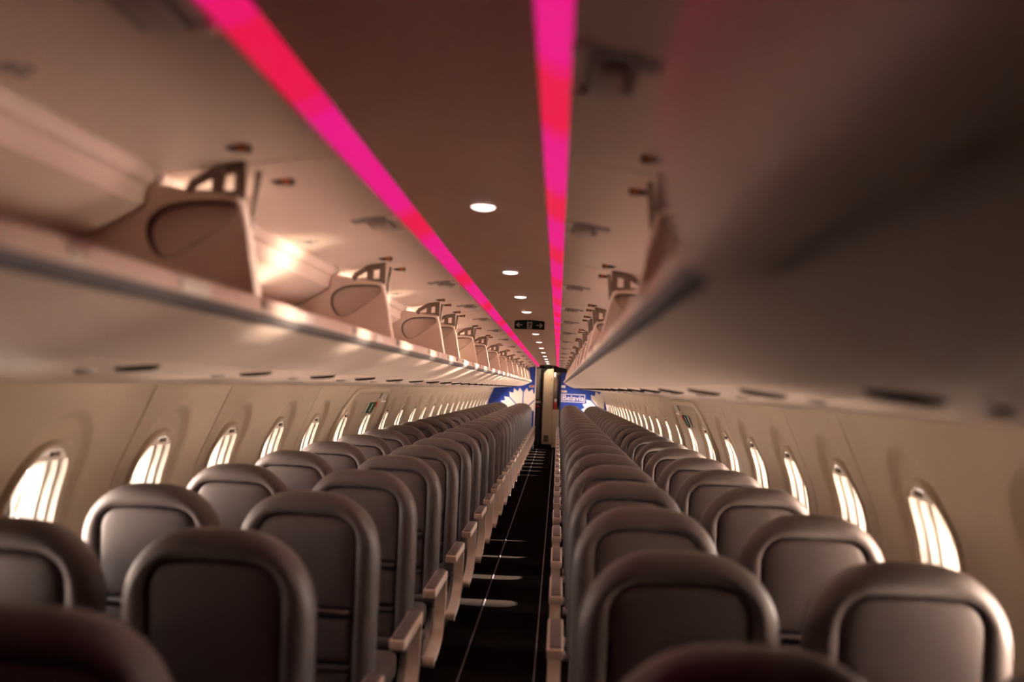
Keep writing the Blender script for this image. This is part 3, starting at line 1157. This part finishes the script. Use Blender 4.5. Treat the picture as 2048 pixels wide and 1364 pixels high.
MB().box(-0.03, 0.03, -0.015, 0.015, 0.19, 0.25, 0.006).build('handle', 'white', fe, 30)
es = empty('doorway_exit_sign', (-0.02, BULK + 0.12, 2.0))
tag(es, 'small green lit exit sign above the front doorway', 'sign')
MB().box(-0.11, 0.11, -0.012, 0.012, -0.05, 0.03, 0.004).build('sign_plate', 'green', es, 30)
cu = bpy.data.curves.new('sign_text', 'FONT')
cu.body = 'EXIT'; cu.align_x, cu.align_y = 'CENTER', 'CENTER'; cu.size = 0.07; cu.extrude = 0.001
cu.materials.append(M['signwhite'])
t = link('sign_text', cu, es, (0, -0.0135, -0.01)); t.rotation_euler = (PI / 2, 0, 0)
text_to_mesh(t)
# unseen lamp added to brighten the vestibule
vl = empty('added_vestibule_lamp', (0.0, BULK + 0.55, 2.075))
tag(vl, 'added flat round lamp brightening the space beyond the front doorway', 'light')
mb = MB().disc((0, 0), 0.09, -0.008, 0.004)
mb.build('lens', 'lamp', vl, 30)
ld = bpy.data.lights.new('added_vestibule_fill', 'POINT'); ld.energy = 10.0; ld.color = (1.0, 0.78, 0.55); ld.shadow_soft_size = 0.08
link('added_vestibule_fill', ld, vl, (0, 0, -0.10))

# ------------------------------------------------------------------ overwing emergency exits
for s in (-1, 1):
    d = empty('door_%d' % (2 if s < 0 else 3), (0, 7.43, 0))
    tag(d, 'overwing emergency hatch outlined on the %s sidewall' % SIDE[s], kind='structure')
    o = rr_outline(0.87, 0.30, 1.42, 0.34, 0.10, n=8)
    mb = MB()
    mb.loop_tube([(s * (wall_x(z) + 0.004), y, z) for y, z in o], 0.028, 8)
    mb.build('hatch_frame', 'wall', d, 60)
    mb = MB()
    zc = 1.395
    mb.prism([(s * (wall_x(z) - dd), z) for dd, z in ((0.0, 1.345), (0.012, 1.35), (0.016, 1.40), (0.0, 1.42))], 'y', 0.38, 0.62)
    mb.build('handle_cover', 'reveal', d, 30)
    # exit sign on the wall
    e = empty('wall_exit_sign', (0, 7.60, 0))
    tag(e, 'small green exit plate above a window on the %s sidewall' % SIDE[s], 'sign')
    z0, z1 = 1.225, 1.315
    def wp(z, off): return s * (wall_x(z) - off)
    MB().prism([(wp(z0, -.012), z0), (wp(z1, -.002), z1), (wp(z1, .010), z1), (wp(z0, .006), z0)], 'y', -0.14, 0.14).build('sign_plate', 'green', e, 0)
    MB().prism([(wp(z0, .004), z0), (wp(z1, .008), z1), (wp(z1, .012), z1), (wp(z0, .008), z0)], 'y', -0.20, -0.145).build('sign_border', 'signwhite', e, 0)
    zm = (z0 + z1) / 2
    mb = MB()
    mb.prism([(wp(z0 + .01, .004), z0 + .01), (wp(z1 - .01, .008), z1 - .01), (wp(z1 - .01, .012), z1 - .01), (wp(z0 + .01, .009), z0 + .01)], 'y', -0.012, 0.012)
    mb.build('pictogram_bar', 'signwhite', e, 0)
    r = MB()
    r.prism([(wp(1.27, .0), 1.27), (wp(1.31, .0), 1.31), (wp(1.31, .006), 1.31), (wp(1.27, .006), 1.27)], 'y', -0.03, 0.03)
    rt = r.build('red_tag', 'red', None, 0)
    rt.location = (0, 7.83, 0.0)
    tag(rt, 'tiny red tag on the %s sidewall beside the green exit plate' % SIDE[s], 'tag')
    pl = empty('instruction_placard', (0, 8.06, 0))
    tag(pl, 'pale instruction sticker near the hatch handle on the %s sidewall' % SIDE[s], 'sticker')
    def wall_plate(nm, m, y0, y1, za, zb, th, par):
        MB().prism([(wp(za, -.002), za), (wp(zb, -.002), zb), (wp(zb, th), zb), (wp(za, th), za)], 'y', y0, y1).build(nm, m, par, 0)
    wall_plate('backing', 'white', -0.10, 0.14, 1.31, 1.38, 0.003, pl)
    for k in range(3):
        wall_plate('print_line', 'placard', -0.06 + 0.06 * k, -0.02 + 0.06 * k, 1.325, 1.365, 0.0042, pl)
